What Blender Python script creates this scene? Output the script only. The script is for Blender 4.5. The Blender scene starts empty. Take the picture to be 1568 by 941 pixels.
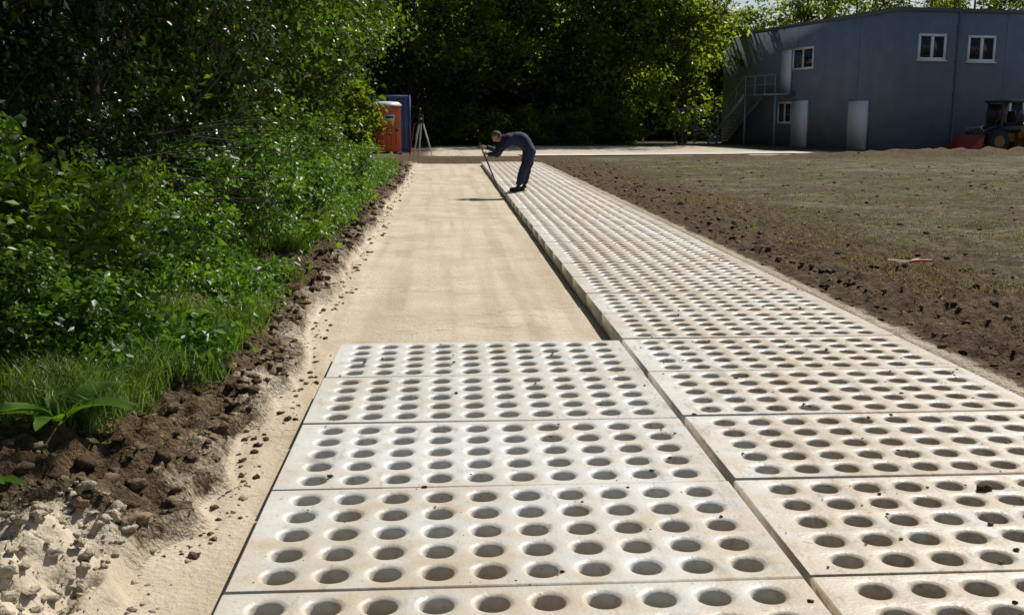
import bpy, math, numpy as np
from mathutils import Vector, Matrix
R = np.random.default_rng(7)
scene = bpy.context.scene
scene.view_settings.view_transform = 'Standard'
scene.view_settings.look = 'None'
scene.view_settings.exposure = 0

# ------------------------------------------------------------------ helpers
def vnoise(x, y, seed=0):
    x = np.asarray(x, float); y = np.asarray(y, float)
    xi = np.floor(x).astype(np.int64); yi = np.floor(y).astype(np.int64)
    fx = x - xi; fy = y - yi
    fx = fx*fx*(3-2*fx); fy = fy*fy*(3-2*fy)
    def h(a, b):
        n = (a*374761393 + b*668265263 + seed*144665) & 0xffffffff
        n = ((n ^ (n >> 13))*1274126177) & 0xffffffff
        n = n ^ (n >> 16)
        return (n & 0xffff)/65535.0
    return (h(xi, yi)*(1-fx)+h(xi+1, yi)*fx)*(1-fy)+(h(xi, yi+1)*(1-fx)+h(xi+1, yi+1)*fx)*fy
def fbm(x, y, o=4, seed=0):
    s = 0; a = .5; t = 0
    for i in range(o):
        s = s + a*vnoise(x*2**i+17.3*i, y*2**i-9.1*i, seed+i); t += a; a *= .5
    return s/t
def sst(a, b, x):
    t = np.clip((x-a)/(b-a), 0, 1); return t*t*(3-2*t)

class Acc:
    def __init__(s): s.v=[]; s.f=[]; s.m=[]; s.t=[]; s.n=0
    def add(s, v, f, mat=0, tint=0.5):
        v = np.asarray(v, float).reshape(-1, 3); f = np.asarray(f, int)
        s.v.append(v); s.f.append(f+s.n); s.m.append(mat)
        t = np.asarray(tint, float)
        s.t.append(np.full(len(v), float(tint)) if t.ndim == 0 else t)
        s.n += len(v)
    def mesh(s, name, mats, smooth=False):
        me = bpy.data.meshes.new(name)
        V = np.concatenate(s.v).astype(np.float32)
        loops = np.concatenate([f.ravel() for f in s.f]).astype(np.int32)
        tot = np.concatenate([np.full(len(f), f.shape[1]) for f in s.f]).astype(np.int32)
        mi = np.concatenate([np.full(len(f), m) for f, m in zip(s.f, s.m)]).astype(np.int32)
        st = np.concatenate([[0], np.cumsum(tot)[:-1]]).astype(np.int32)
        me.vertices.add(len(V)); me.vertices.foreach_set('co', V.ravel())
        me.loops.add(len(loops)); me.loops.foreach_set('vertex_index', loops)
        me.polygons.add(len(tot)); me.polygons.foreach_set('loop_start', st)
        me.polygons.foreach_set('loop_total', tot)
        me.polygons.foreach_set('material_index', mi)
        if smooth: me.polygons.foreach_set('use_smooth', np.ones(len(tot), bool))
        me.update(calc_edges=True)
        a = me.attributes.new('tint', 'FLOAT', 'POINT')
        a.data.foreach_set('value', np.concatenate(s.t).astype(np.float32))
        for m in mats: me.materials.append(m)
        return me
    def obj(s, name, mats, parent=None, smooth=False, bevel=0):
        ob = bpy.data.objects.new(name, s.mesh(name, mats, smooth))
        scene.collection.objects.link(ob)
        if parent: ob.parent = parent
        if bevel:
            b = ob.modifiers.new('bev', 'BEVEL'); b.width = bevel; b.segments = 2; b.limit_method = 'ANGLE'
        return ob
def link(name, me, loc=(0,0,0), rz=0, sc=(1,1,1), parent=None):
    ob = bpy.data.objects.new(name, me); scene.collection.objects.link(ob)
    ob.location = loc; ob.rotation_euler = (0, 0, rz); ob.scale = sc
    if parent: ob.parent = parent
    return ob
def empty(name, loc=(0,0,0), rz=0):
    e = bpy.data.objects.new(name, None); scene.collection.objects.link(e)
    e.location = loc; e.rotation_euler = (0, 0, rz); e.empty_display_size = .2
    return e
BF = np.array([[0,3,2,1],[4,5,6,7],[0,1,5,4],[1,2,6,5],[2,3,7,6],[3,0,4,7]])
def box(acc, lo, hi, mat=0, M=None):
    x0,y0,z0 = lo; x1,y1,z1 = hi
    v = np.array([[x0,y0,z0],[x1,y0,z0],[x1,y1,z0],[x0,y1,z0],[x0,y0,z1],[x1,y0,z1],[x1,y1,z1],[x0,y1,z1]], float)
    if M is not None: v = v @ np.array(M.to_3x3()).T + np.array(M.translation)
    acc.add(v, BF, mat)
def tube(acc, path, rad, n=8, mat=0, cap=True, tint=.5):
    P = np.array(path, float); rad = np.broadcast_to(np.array(rad, float), (len(P),))
    V = []
    for i in range(len(P)):
        d = P[min(i+1, len(P)-1)]-P[max(i-1, 0)]; d = d/(np.linalg.norm(d)+1e-9)
        up = np.array([0,0,1.]) if abs(d[2]) < .9 else np.array([1.,0,0])
        a = np.cross(d, up); a /= np.linalg.norm(a); b = np.cross(d, a)
        th = np.arange(n)*2*math.pi/n
        V.append(P[i]+rad[i]*(np.cos(th)[:,None]*a+np.sin(th)[:,None]*b))
    V = np.concatenate(V)
    F = []
    for i in range(len(P)-1):
        for k in range(n):
            F.append([i*n+k, i*n+(k+1)%n, (i+1)*n+(k+1)%n, (i+1)*n+k])
    acc.add(V, F, mat, tint)
    if cap:
        acc.add(V[:n], [list(range(n))], mat, tint); acc.add(V[-n:], [list(range(n))[::-1]], mat, tint)
def sphere(acc, c, r, nu=16, nv=10, mat=0, fn=None, M=None):
    V=[]; F=[]
    for j in range(nv+1):
        ph = math.pi*j/nv
        for i in range(nu):
            th = 2*math.pi*i/nu
            V.append([math.sin(ph)*math.cos(th), math.sin(ph)*math.sin(th), math.cos(ph)])
    for j in range(nv):
        for i in range(nu):
            F.append([j*nu+i, (j+1)*nu+i, (j+1)*nu+(i+1)%nu, j*nu+(i+1)%nu])
    V = np.array(V)
    V = V*np.array(r)
    if fn: V = fn(V)
    V = V+np.array(c)
    if M is not None: V = V @ np.array(M.to_3x3()).T + np.array(M.translation)
    acc.add(V, F, mat)

# ------------------------------------------------------------------ materials
def newmat(name):
    m = bpy.data.materials.new(name); m.use_nodes = True
    nt = m.node_tree; nt.nodes.clear()
    out = nt.nodes.new('ShaderNodeOutputMaterial')
    b = nt.nodes.new('ShaderNodeBsdfPrincipled')
    nt.links.new(b.outputs[0], out.inputs[0])
    return m, nt, b, out
def noise(nt, scale, detail=4, vec=None, rough=.55):
    n = nt.nodes.new('ShaderNodeTexNoise'); n.inputs['Scale'].default_value = scale
    n.inputs['Detail'].default_value = detail; n.inputs['Roughness'].default_value = rough
    if vec is not None: nt.links.new(vec, n.inputs['Vector'])
    return n.outputs['Fac']
def ramp(nt, fac, stops):
    r = nt.nodes.new('ShaderNodeValToRGB'); nt.links.new(fac, r.inputs[0])
    el = r.color_ramp.elements
    while len(el) < len(stops): el.new(.5)
    for e, (p, c) in zip(el, stops):
        e.position = p; e.color = (c, c, c, 1) if not hasattr(c, '__len__') else (*c, 1)
    return r.outputs[0]
def mix(nt, fac, a, b, mode='MIX'):
    m = nt.nodes.new('ShaderNodeMix'); m.data_type = 'RGBA'; m.blend_type = mode
    for sock, val in ((m.inputs[0], fac), (m.inputs[6], a), (m.inputs[7], b)):
        if isinstance(val, bpy.types.NodeSocket): nt.links.new(val, sock)
        elif hasattr(val, '__len__'): sock.default_value = (*val, 1)
        else: sock.default_value = val
    return m.outputs[2]
def math_(nt, op, a, b=0.0, clamp=False):
    m = nt.nodes.new('ShaderNodeMath'); m.operation = op; m.use_clamp = clamp
    for sock, val in ((m.inputs[0], a), (m.inputs[1], b)):
        if isinstance(val, bpy.types.NodeSocket): nt.links.new(val, sock)
        else: sock.default_value = val
    return m.outputs[0]
def mapped(nt, P, sc):
    mp = nt.nodes.new('ShaderNodeMapping'); nt.links.new(P, mp.inputs[0]); mp.inputs['Scale'].default_value = sc
    return mp.outputs[0]
def bump(nt, b, h, strength=.5, dist=.02):
    n = nt.nodes.new('ShaderNodeBump'); n.inputs['Strength'].default_value = strength
    n.inputs['Distance'].default_value = dist
    nt.links.new(h, n.inputs['Height']); nt.links.new(n.outputs[0], b.inputs['Normal'])
def pos(nt):
    return nt.nodes.new('ShaderNodeNewGeometry').outputs['Position']
def simple(name, col, rough=.6, var=.25, scale=8, metal=0, bumps=0):
    m, nt, b, o = newmat(name)
    tc = nt.nodes.new('ShaderNodeTexCoord')
    f = noise(nt, scale, 5, tc.outputs['Object'])
    c = ramp(nt, f, [(.3, tuple(x*(1-var) for x in col)), (.7, tuple(min(1, x*(1+var)) for x in col))])
    nt.links.new(c, b.inputs['Base Color']); b.inputs['Roughness'].default_value = rough
    b.inputs['Metallic'].default_value = metal
    if bumps: bump(nt, b, f, .5, bumps)
    return m
def leafmat(name, dark, light, trans=.4, tcol=None, rough=.42):
    m, nt, b, o = newmat(name)
    at = nt.nodes.new('ShaderNodeAttribute'); at.attribute_name = 'tint'
    c = ramp(nt, at.outputs['Fac'], [(0, dark), (1, light)])
    n = noise(nt, .35, 3, pos(nt))
    c = mix(nt, ramp(nt, n, [(.35, 0), (.65, 1)]), c, mix(nt, 1.0, c, (1.35, 1.12, .75), 'MULTIPLY'))
    nt.links.new(c, b.inputs['Base Color']); b.inputs['Roughness'].default_value = rough
    t = nt.nodes.new('ShaderNodeBsdfTranslucent')
    nt.links.new(mix(nt, 1.0, c, tcol or (1.9, 1.9, .8), 'MULTIPLY'), t.inputs[0])
    ms = nt.nodes.new('ShaderNodeMixShader'); ms.inputs[0].default_value = trans
    nt.links.new(b.outputs[0], ms.inputs[1]); nt.links.new(t.outputs[0], ms.inputs[2])
    nt.links.new(ms.outputs[0], o.inputs[0])
    return m
M_bark = simple('bark', (.075, .058, .042), .9, .4, 14, bumps=.02)
M_leaf = leafmat('leaf_green_shaded', (.007, .021, .005), (.055, .115, .014), .28, rough=.33)  # darker leaf copy for near trees, their shade put into the colour
M_leafmid = leafmat('leaf_light_green', (.016, .042, .008), (.095, .18, .018), .42)
M_leafbg = leafmat('leaf_oak', (.030, .055, .010), (.17, .25, .028), .58, (2.2, 2.1, .7))
M_shrub = leafmat('leaf_shrub', (.022, .065, .010), (.12, .24, .028))
M_grass = leafmat('grass_blade', (.05, .11, .02), (.17, .27, .06), .35)
M_drygrass = leafmat('grass_short', (.07, .08, .025), (.24, .235, .10), .25)

def ground_mat():
    m, nt, b, o = newmat('ground_soil_sand_grass')
    P = pos(nt)
    at = nt.nodes.new('ShaderNodeAttribute'); at.attribute_name = 'masks'
    sp = nt.nodes.new('ShaderNodeSeparateColor'); nt.links.new(at.outputs['Color'], sp.inputs[0])
    n1 = noise(nt, 1.3, 6, P); n2 = noise(nt, 9, 6, P, .65); n3 = noise(nt, 45, 5, P); n4 = noise(nt, .22, 5, P)
    soil = ramp(nt, n2, [(.3, (.06, .040, .022)), (.5, (.15, .102, .056)), (.72, (.29, .215, .13))])
    soil = mix(nt, ramp(nt, n1, [(.42, 0), (.68, .6)]), soil, (.22, .13, .058))
    soil = mix(nt, ramp(nt, n3, [(.35, .6), (.6, 0)]), soil, (.04, .027, .016))
    sand = ramp(nt, n1, [(.3, (.50, .415, .295)), (.55, (.60, .515, .385)), (.75, (.66, .58, .45))])
    st = noise(nt, 1.0, 4, mapped(nt, P, (5, .16, 1)))
    sand = mix(nt, ramp(nt, st, [(.46, 0), (.62, .5)]), sand, (.45, .36, .245))
    st2 = noise(nt, 1.1, 7, mapped(nt, P, (1.0, 2.2, 1)), .75)
    sand = mix(nt, ramp(nt, st2, [(.56, 0), (.70, .6)]), sand, (.38, .30, .20))
    cr = noise(nt, 1.3, 8, mapped(nt, P, (.8, 3.0, 1)), .6)
    cr = math_(nt, 'ABSOLUTE', math_(nt, 'SUBTRACT', cr, .5))
    crm = math_(nt, 'MULTIPLY', ramp(nt, cr, [(.0, .8), (.010, 0)]), ramp(nt, noise(nt, .9, 3, P), [(.50, 0), (.60, 1)]))
    sand = mix(nt, crm, sand, (.20, .15, .09))
    # twin tyre tracks with a cleat pattern
    sx = nt.nodes.new('ShaderNodeSeparateXYZ'); nt.links.new(P, sx.inputs[0])
    wob = math_(nt, 'MULTIPLY', math_(nt, 'SUBTRACT', noise(nt, .12, 2, P), .5), 1.2)
    xx = math_(nt, 'ADD', sx.outputs[0], wob)
    tr = math_(nt, 'ABSOLUTE', math_(nt, 'SUBTRACT', math_(nt, 'ABSOLUTE', math_(nt, 'SUBTRACT', xx, .1)), .62))
    trm = ramp(nt, tr, [(.07, 1), (.13, 0)])
    cl = math_(nt, 'SINE', math_(nt, 'MULTIPLY', math_(nt, 'ADD', sx.outputs[1], tr), 70))
    trm = math_(nt, 'MULTIPLY', trm, ramp(nt, cl, [(.2, .35), (.8, .75)]))
    trm = math_(nt, 'MULTIPLY', trm, ramp(nt, noise(nt, .7, 5, P, .7), [(.46, 0), (.62, .8)]))
    sand = mix(nt, trm, sand, (.36, .285, .19))
    sand = mix(nt, ramp(nt, n3, [(.3, .25), (.5, 0)]), sand, (.38, .30, .20))
    n6 = noise(nt, 16, 3, P, .5)
    sand = mix(nt, ramp(nt, n6, [(.69, 0), (.77, .7)]), sand, (.26, .20, .12))
    grass = ramp(nt, n2, [(.3, (.085, .07, .035)), (.5, (.19, .165, .085)), (.72, (.34, .295, .18))])
    grass = mix(nt, ramp(nt, n4, [(.42, 0), (.58, .75)]), grass, (.34, .285, .18))
    grass = mix(nt, ramp(nt, n1, [(.48, 0), (.60, .75)]), grass, (.10, .11, .035))
    n7 = noise(nt, 1.6, 7, mapped(nt, P, (.35, 1.4, 1)), .75)
    grass = mix(nt, ramp(nt, n7, [(.48, 0), (.56, .9)]), grass, (.095, .066, .036))
    n9 = noise(nt, .55, 6, mapped(nt, P, (.5, 1.3, 1)), .7)
    grass = mix(nt, ramp(nt, n9, [(.50, 0), (.57, .7)]), grass, (.17, .175, .06))
    n10 = noise(nt, .35, 6, mapped(nt, P, (.4, 1.8, 1)), .7)
    grass = mix(nt, ramp(nt, n10, [(.53, 0), (.60, .7)]), grass, (.36, .30, .19))
    grass = mix(nt, ramp(nt, n3, [(.35, .6), (.55, 0)]), grass, (.06, .045, .024))
    def brk(ch, amp=.7):
        x = math_(nt, 'ADD', ch, math_(nt, 'MULTIPLY', math_(nt, 'SUBTRACT', n2, .5), amp))
        x = math_(nt, 'ADD', x, math_(nt, 'MULTIPLY', math_(nt, 'SUBTRACT', n1, .5), amp))
        x = math_(nt, 'ADD', x, math_(nt, 'MULTIPLY', math_(nt, 'SUBTRACT', n3, .5), .4))
        return ramp(nt, x, [(.38, 0), (.62, 1)])
    c = mix(nt, brk(sp.outputs[1], 1.3), soil, grass)
    c = mix(nt, brk(sp.outputs[0], .5), c, sand)
    fill = ramp(nt, n2, [(.3, (.18, .15, .10)), (.7, (.40, .34, .25))])
    c = mix(nt, sp.outputs[2], c, fill)
    nt.links.new(c, b.inputs['Base Color']); b.inputs['Roughness'].default_value = .95
    b.inputs['Specular IOR Level'].default_value = .15
    hh = math_(nt, 'ADD', n2, math_(nt, 'MULTIPLY', n3, .6))
    hh = math_(nt, 'MULTIPLY', hh, math_(nt, 'SUBTRACT', 1.0, math_(nt, 'MULTIPLY', sp.outputs[0], .85)))
    hh = math_(nt, 'SUBTRACT', hh, math_(nt, 'MULTIPLY', math_(nt, 'MULTIPLY', trm, sp.outputs[0]), .10))
    bump(nt, b, hh, 1.0, .11)
    return m
M_ground = ground_mat()
def soil_mat(name, a, c_, d):
    m, nt, b, o = newmat(name); P = pos(nt)
    n2 = noise(nt, 14, 5, P)
    at = nt.nodes.new('ShaderNodeAttribute'); at.attribute_name = 'tint'
    c = ramp(nt, at.outputs['Fac'], [(0, a), (.6, c_), (1, d)])
    c = mix(nt, ramp(nt, n2, [(.35, .6), (.6, 0)]), c, tuple(x*.5 for x in a))
    nt.links.new(c, b.inputs['Base Color']); b.inputs['Roughness'].default_value = .95
    b.inputs['Specular IOR Level'].default_value = .15
    bump(nt, b, noise(nt, 60, 5, P), 1.0, .02)
    return m
M_clod = soil_mat('soil_clod', (.075, .048, .028), (.18, .125, .07), (.32, .235, .145))
M_sandclod = soil_mat('sand_clod', (.44, .365, .255), (.54, .46, .34), (.64, .56, .43))

def concrete_mat():
    m, nt, b, o = newmat('white_concrete'); P = pos(nt)
    oi = nt.nodes.new('ShaderNodeObjectInfo')
    n1 = noise(nt, 1.1, 6, P, .6); n2 = noise(nt, 6, 6, P, .65); n3 = noise(nt, 60, 4, P)
    base = ramp(nt, n2, [(.3, (.60, .59, .54)), (.6, (.73, .725, .68)), (.8, (.79, .79, .755))])
    base = mix(nt, math_(nt, 'MULTIPLY', oi.outputs['Random'], .45), base, (.57, .53, .45))
    sx = nt.nodes.new('ShaderNodeSeparateXYZ'); nt.links.new(P, sx.inputs[0])
    right = ramp(nt, math_(nt, 'MULTIPLY', sx.outputs[0], .25), [(.18, .0), (.42, .15)])
    far = math_(nt, 'MULTIPLY', math_(nt, 'SUBTRACT', 5.0, sx.outputs[1]), .065, True)
    n0 = noise(nt, .45, 4, P, .6)
    d = math_(nt, 'ADD', math_(nt, 'ADD', math_(nt, 'MULTIPLY', n1, .6), math_(nt, 'MULTIPLY', n0, .4)), right)
    d = math_(nt, 'ADD', d, far)
    d = math_(nt, 'ADD', d, math_(nt, 'MULTIPLY', math_(nt, 'SUBTRACT', n2, .5), .8))
    c = mix(nt, ramp(nt, d, [(.47, 0), (.70, .85)]), base, (.49, .395, .27))
    n5 = noise(nt, 3, 5, mapped(nt, P, (4, 1.0, 1)), .7)
    c = mix(nt, ramp(nt, math_(nt, 'ADD', n5, math_(nt, 'MULTIPLY', right, .6)), [(.58, 0), (.70, .6)]), c, (.36, .275, .17))
    n8 = noise(nt, 22, 4, P, .6)
    c = mix(nt, ramp(nt, math_(nt, 'ADD', n8, math_(nt, 'MULTIPLY', right, .4)), [(.62, 0), (.72, .65)]), c, (.30, .22, .135))
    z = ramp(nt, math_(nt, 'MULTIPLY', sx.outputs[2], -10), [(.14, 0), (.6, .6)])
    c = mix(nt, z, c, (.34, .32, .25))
    nt.links.new(c, b.inputs['Base Color'])
    nt.links.new(ramp(nt, n2, [(.3, .32), (.7, .58)]), b.inputs['Roughness'])
    bump(nt, b, math_(nt, 'ADD', n3, math_(nt, 'MULTIPLY', n2, 1.5)), .35, .006)
    return m
M_conc = concrete_mat()

# ------------------------------------------------------------------ terrain
SX0, SX1, SX2 = -.775, 1.25, 3.31
def heaps(x, y):
    s = 0
    for cx, cy, sx, sy, a in ((20,41.5,3.2,1.1,.30),(25,42.5,4,1.4,.30),(15.5,40.5,2.5,1.0,.20),(31,43,4,1.5,.5),(10.5,40.6,2.5,.8,.12)):
        s = s+np.exp(-((x-cx)/sx)**2-((y-cy)/sy)**2)*a
    return s
def edge_left(y):
    return (-1.03-.10*sst(6.5, 9, y)-.14*(1-sst(3.2, 4.4, y))+.22*(fbm(y*0+3.1, y*.9, 3, 5)-.5)+.14*(vnoise(y*0, y*4, 8)-.5))
def hgt(x, y):
    x = np.asarray(x, float); y = np.asarray(y, float)
    d = edge_left(y)+.10*(fbm(x*6, y*6, 2, 77)-.5)-x
    s = .62*sst(0, .07, d)+.38*sst(.08, .40, d)
    s2 = sst(.3, 1.2, d)
    nearf = np.clip(1.2-y/60, .25, 1)
    lump = (fbm(x*4, y*4, 4, 11)-.5)*.30+(fbm(x*15, y*15, 3, 12)-.5)*.14
    lump = lump*sst(.03, .2, d)
    bankh = .17+.11*s2
    bot = -.12+.012*(fbm(x*2, y*1.2, 3, 2)-.5)+.03*np.exp(-((d+.08)/.08)**2)*fbm(x*9, y*9, 3, 15)
    zl = bot+s*(bankh)+lump*nearf*(1-.4*s2)
    r = sst(3.31, 3.42, x)
    soilband = np.exp(-((x-4.3)/.6)**2)
    rl = (fbm(x*3, y*3, 5, 21)-.5)*.20+(fbm(x*14, y*14, 3, 22)-.5)*.12
    fieldw = sst(4.4, 6.2, x)
    zr = -.03+.05*sst(3.4, 4.2, x)+soilband*.02+rl*(1-.5*fieldw)*np.clip(1.2-y/50, .4, 1)*sst(3.35, 3.8, x)
    zr = zr+.11*(fbm(x*.5, y*.5, 4, 31)-.5)*fieldw
    # ruts left by the machines, running beside the path
    for rx in (7.4, 9.1):
        zr = zr-.05*np.exp(-((x-rx-1.2*np.sin(y*.09))/.16)**2)*(fbm(x*.4, y*.4, 2, 33) > .45)
    zr = zr+heaps(x, y)*(.2+1.6*fbm(x*1.9, y*1.9, 4, 41))
    zr = bot+(zr-bot)*r
    z = np.where(x < 1, zl, zr)
    far = sst(39.3, 40.6, y)*(x > -1.4)*(x < 3.6)
    zf = -.02+.20*(fbm(x*2.2, y*2.2, 4, 51)-.35)*np.exp(-((y-41.6)/1.0)**2)
    z = z*(1-far)+zf*far
    road = sst(42.6, 43.8, y)*(x > -60)*(x < 80)
    z = z*(1-road*.9)
    us = (((x > SX0+.02) & (x < SX2-.02) & (y < 7.34)) | ((x > SX1+.02) & (x < SX2-.02) & (y < 38.3)))
    z = np.where(us, -.078+.04*(fbm(x*7, y*7, 2, 61)-.5), z)
    return z
def axis(lo, hi, c0, c1, d, g):
    a = list(np.arange(c0, c1, d))
    x = c1; s = d
    while x < hi: a.append(x); s *= g; x += s
    a.append(hi); x = c0; s = d; L = []
    while True:
        s *= g; x -= s
        if x < lo: break
        L.append(x)
    L.append(lo)
    return np.array(L[::-1]+a)
xs = axis(-900, 900, -2.6, 5.4, .024, 1.022)
ya = [-40, -20, -10, -5, -2, 0, 1, 1.6]; y = 2.0
while y < 1200:
    ya.append(y); y += max(.026, .0080*y) if y < 60 else .08*y
ys = np.array(ya)
GX, GY = np.meshgrid(xs, ys)
Z = hgt(GX, GY)
nx, ny = len(xs), len(ys)
V = np.stack([GX.ravel(), GY.ravel(), Z.ravel()], 1)
idx = np.arange(nx*ny).reshape(ny, nx)
F = np.stack([idx[:-1,:-1].ravel(), idx[:-1,1:].ravel(), idx[1:,1:].ravel(), idx[1:,:-1].ravel()], 1)
acc = Acc(); acc.add(V, F)
me = acc.mesh('ground', [M_ground], smooth=True)
x = V[:,0]; y = V[:,1]
dL = edge_left(y)-x
sand = ((x < 1.6) & (x > -3)).astype(float)*(1-sst(-.02, .10, dL))*(1-sst(39.0, 40.0, y))
sand = np.maximum(sand, .75*sst(3.25, 3.3, x)*(1-sst(3.38, 3.66, x))*(y < 39))
sand = np.maximum(sand, 1.0*(1-sst(3.8, 4.2, y+.3*(x+1.5)))*sst(-2.6, -2.2, x)*(x < 1))
sand = np.maximum(sand, .46*(1-sst(.1, .5, dL))*(dL > 0)*(y < 39))
sand = np.maximum(sand, .75*sst(43.5, 45, y)*(1-sst(58, 62, y))*sst(-2, 0, x)*(1-sst(14, 18, x)))
grass = sst(4.3, 6.4, x)*(.30+.62*fbm(x*.45, y*.45, 4, 71))*(1-np.clip(heaps(x, y)*5, 0, .8))
grass = np.maximum(grass, (1-sst(-2.2, -1.6, x))*.7*sst(4.8, 5.6, y))
fill = ((((x > SX0-.01) & (y < 7.37)) | ((x > SX1) & (y < 38.37))) & (x < SX2)).astype(float)
col = np.stack([np.clip(sand,0,1), np.clip(grass,0,1), fill, np.ones_like(x)], 1).astype(np.float32)
ca = me.color_attributes.new('masks', 'FLOAT_COLOR', 'POINT'); ca.data.foreach_set('color', col.ravel())
link('ground', me)

# ------------------------------------------------------------------ slabs
def slab_mesh(W, D):
    a = Acc(); e = .006; N = 28
    cx = [W/2+(i-4.5)*.186 for i in range(10)]; cy = [D/2+(j-2)*.187 for j in range(5)]
    bx = [e]+[(cx[i]+cx[i+1])/2 for i in range(9)]+[W-e]
    by = [e]+[(cy[i]+cy[i+1])/2 for i in range(4)]+[D-e]
    th = np.arange(N)*2*math.pi/N
    ct, sn = np.cos(th), np.sin(th)
    for i in range(10):
        for j in range(5):
            x0, x1, y0, y1 = bx[i]-cx[i], bx[i+1]-cx[i], by[j]-cy[j], by[j+1]-cy[j]
            tx = np.where(ct > 1e-9, x1/np.where(abs(ct)<1e-9,1,ct), np.where(ct < -1e-9, x0/np.where(abs(ct)<1e-9,1,ct), 1e9))
            ty = np.where(sn > 1e-9, y1/np.where(abs(sn)<1e-9,1,sn), np.where(sn < -1e-9, y0/np.where(abs(sn)<1e-9,1,sn), 1e9))
            t = np.minimum(tx, ty); ox, oy = ct*t, sn*t
            for qx in (x0, x1):
                for qy in (y0, y1):
                    k = int(round((math.atan2(qy, qx) % (2*math.pi))/(2*math.pi/N))) % N
                    ox[k], oy[k] = qx, qy
            rings = [np.stack([ox, oy, 0*ox], 1)]
            for r, z in ((.0775, 0), (.072, -.0015), (.0615, -.0065), (.0555, -.013), (.054, -.05), (.053, -.118)):
                rings.append(np.stack([ct*r, sn*r, 0*ct+z], 1))
            V = np.concatenate(rings)+np.array([cx[i], cy[j], 0])
            F = []
            for q in range(len(rings)-1):
                for k in range(N):
                    F.append([q*N+k, q*N+(k+1)%N, (q+1)*N+(k+1)%N, (q+1)*N+k])
            a.add(V, F)
    L = []
    for ins, z in ((e, 0), (0, -.007), (0, -.12)):
        L += [[ins, ins, z], [W-ins, ins, z], [W-ins, D-ins, z], [ins, D-ins, z]]
    F = []
    for q in range(2):
        for k in range(4):
            F.append([q*4+k, (q+1)*4+k, (q+1)*4+(k+1)%4, q*4+(k+1)%4])
    a.add(L, F)
    return a.mesh('perforated_slab', [M_conc])
SM = slab_mesh(2.005, .985)
SM2 = slab_mesh(2.04, .985)
pav = empty('perforated_slab_pavement')
for r in range(7):
    o = link('slab', SM, (SX0+.004+R.normal()*.003, .367+r+R.normal()*.003, R.normal()*.002), R.normal()*.0015, parent=pav)
for r in range(38):
    o = link('slab', SM2, (SX1+.008+R.normal()*.004, .367+r+.01+R.normal()*.003, R.normal()*.002), R.normal()*.0015, parent=pav)

# ------------------------------------------------------------------ clods
def ico():
    import bmesh
    bm = bmesh.new(); bmesh.ops.create_icosphere(bm, subdivisions=2, radius=1)
    v = np.array([list(q.co) for q in bm.verts]); f = np.array([[q.index for q in p.verts] for p in bm.faces])
    bm.free(); return v, f
IV, IF = ico()
def clods(name, n, xf, yf, smin, smax, mat, seed, exp=3.0, sink=.05):
    r = np.random.default_rng(seed); a = Acc()
    Y = yf(r, n); X = xf(r, n, Y)
    ZZ = hgt(X, Y)
    S = smin+(smax-smin)*r.random(len(X))**exp
    S *= np.clip(Y/9, 1, 3)**.4
    for i in range(len(X)):
        ph = r.random(3)*9
        d = 1+.35*np.sin(IV[:,0]*3.1+ph[0])*np.cos(IV[:,1]*3.7+ph[1])+.25*np.sin(IV[:,2]*5.3+ph[2]+IV[:,0]*4)+.16*r.normal(size=len(IV))
        v = IV*d[:,None]*S[i]*np.array([1, .6+.6*r.random(), .4+.35*r.random()])
        t = r.random()*6.28; c, s = math.cos(t), math.sin(t)
        v = v @ np.array([[c,s,0],[-s,c,0],[0,0,1]])
        a.add(v+[X[i], Y[i], ZZ[i]+S[i]*sink], IF, 0, r.random())
    return a.obj(name, [mat], smooth=False)
yexp = lambda lo, hi: (lambda r, n: lo*(hi/lo)**r.random(n))
clods('soil_clods', 2200, lambda r, n, Y: 3.5+np.abs(r.normal(size=n))*.8, yexp(4, 38), .004, .034, M_clod, 3)
clods('soil_clods', 2000, lambda r, n, Y: 4.6+12*r.random(n)**1.3, yexp(6, 40), .006, .036, M_clod, 13)
clods('soil_clods', 2800, lambda r, n, Y: edge_left(Y)-.08-np.abs(r.normal(size=n))*(.28+.35*(Y<5.5)), yexp(3.95, 36), .004, .045, M_clod, 4)
clods('soil_clods', 380, lambda r, n, Y: edge_left(Y)+.02+.14*r.random(n)**2, yexp(3.9, 34), .004, .026, M_clod, 14)
clods('sand_lumps', 900, lambda r, n, Y: -1.25-np.abs(r.normal(size=n))*.4, lambda r, n: 2.6+r.random(n)*1.5, .004, .034, M_sandclod, 5, 4)
clods('sand_lumps', 300, lambda r, n, Y: edge_left(Y)+.15-.3*r.random(n), yexp(3, 34), .004, .022, M_sandclod, 6)
r = np.random.default_rng(9); a = Acc()
for i in range(800):
    if r.random() < .35: X = -.7+4*r.random(); Y = 2.5+4.8*r.random()
    else: X = 3.3-abs(r.normal())*.8; Y = 2.5*(38/2.5)**r.random()
    if X < 1.3 and Y > 7.3: continue
    s = .002+.008*r.random()**4
    if i == 0: X, Y, s = 2.30, 4.17, .026
    a.add(IV*s*np.array([1.3, 1, .6])*(1+.25*r.normal(size=(len(IV),1)))+[X, Y, s*.4], IF, 0, r.random())
a.obj('dirt_crumbs', [M_clod])

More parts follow.
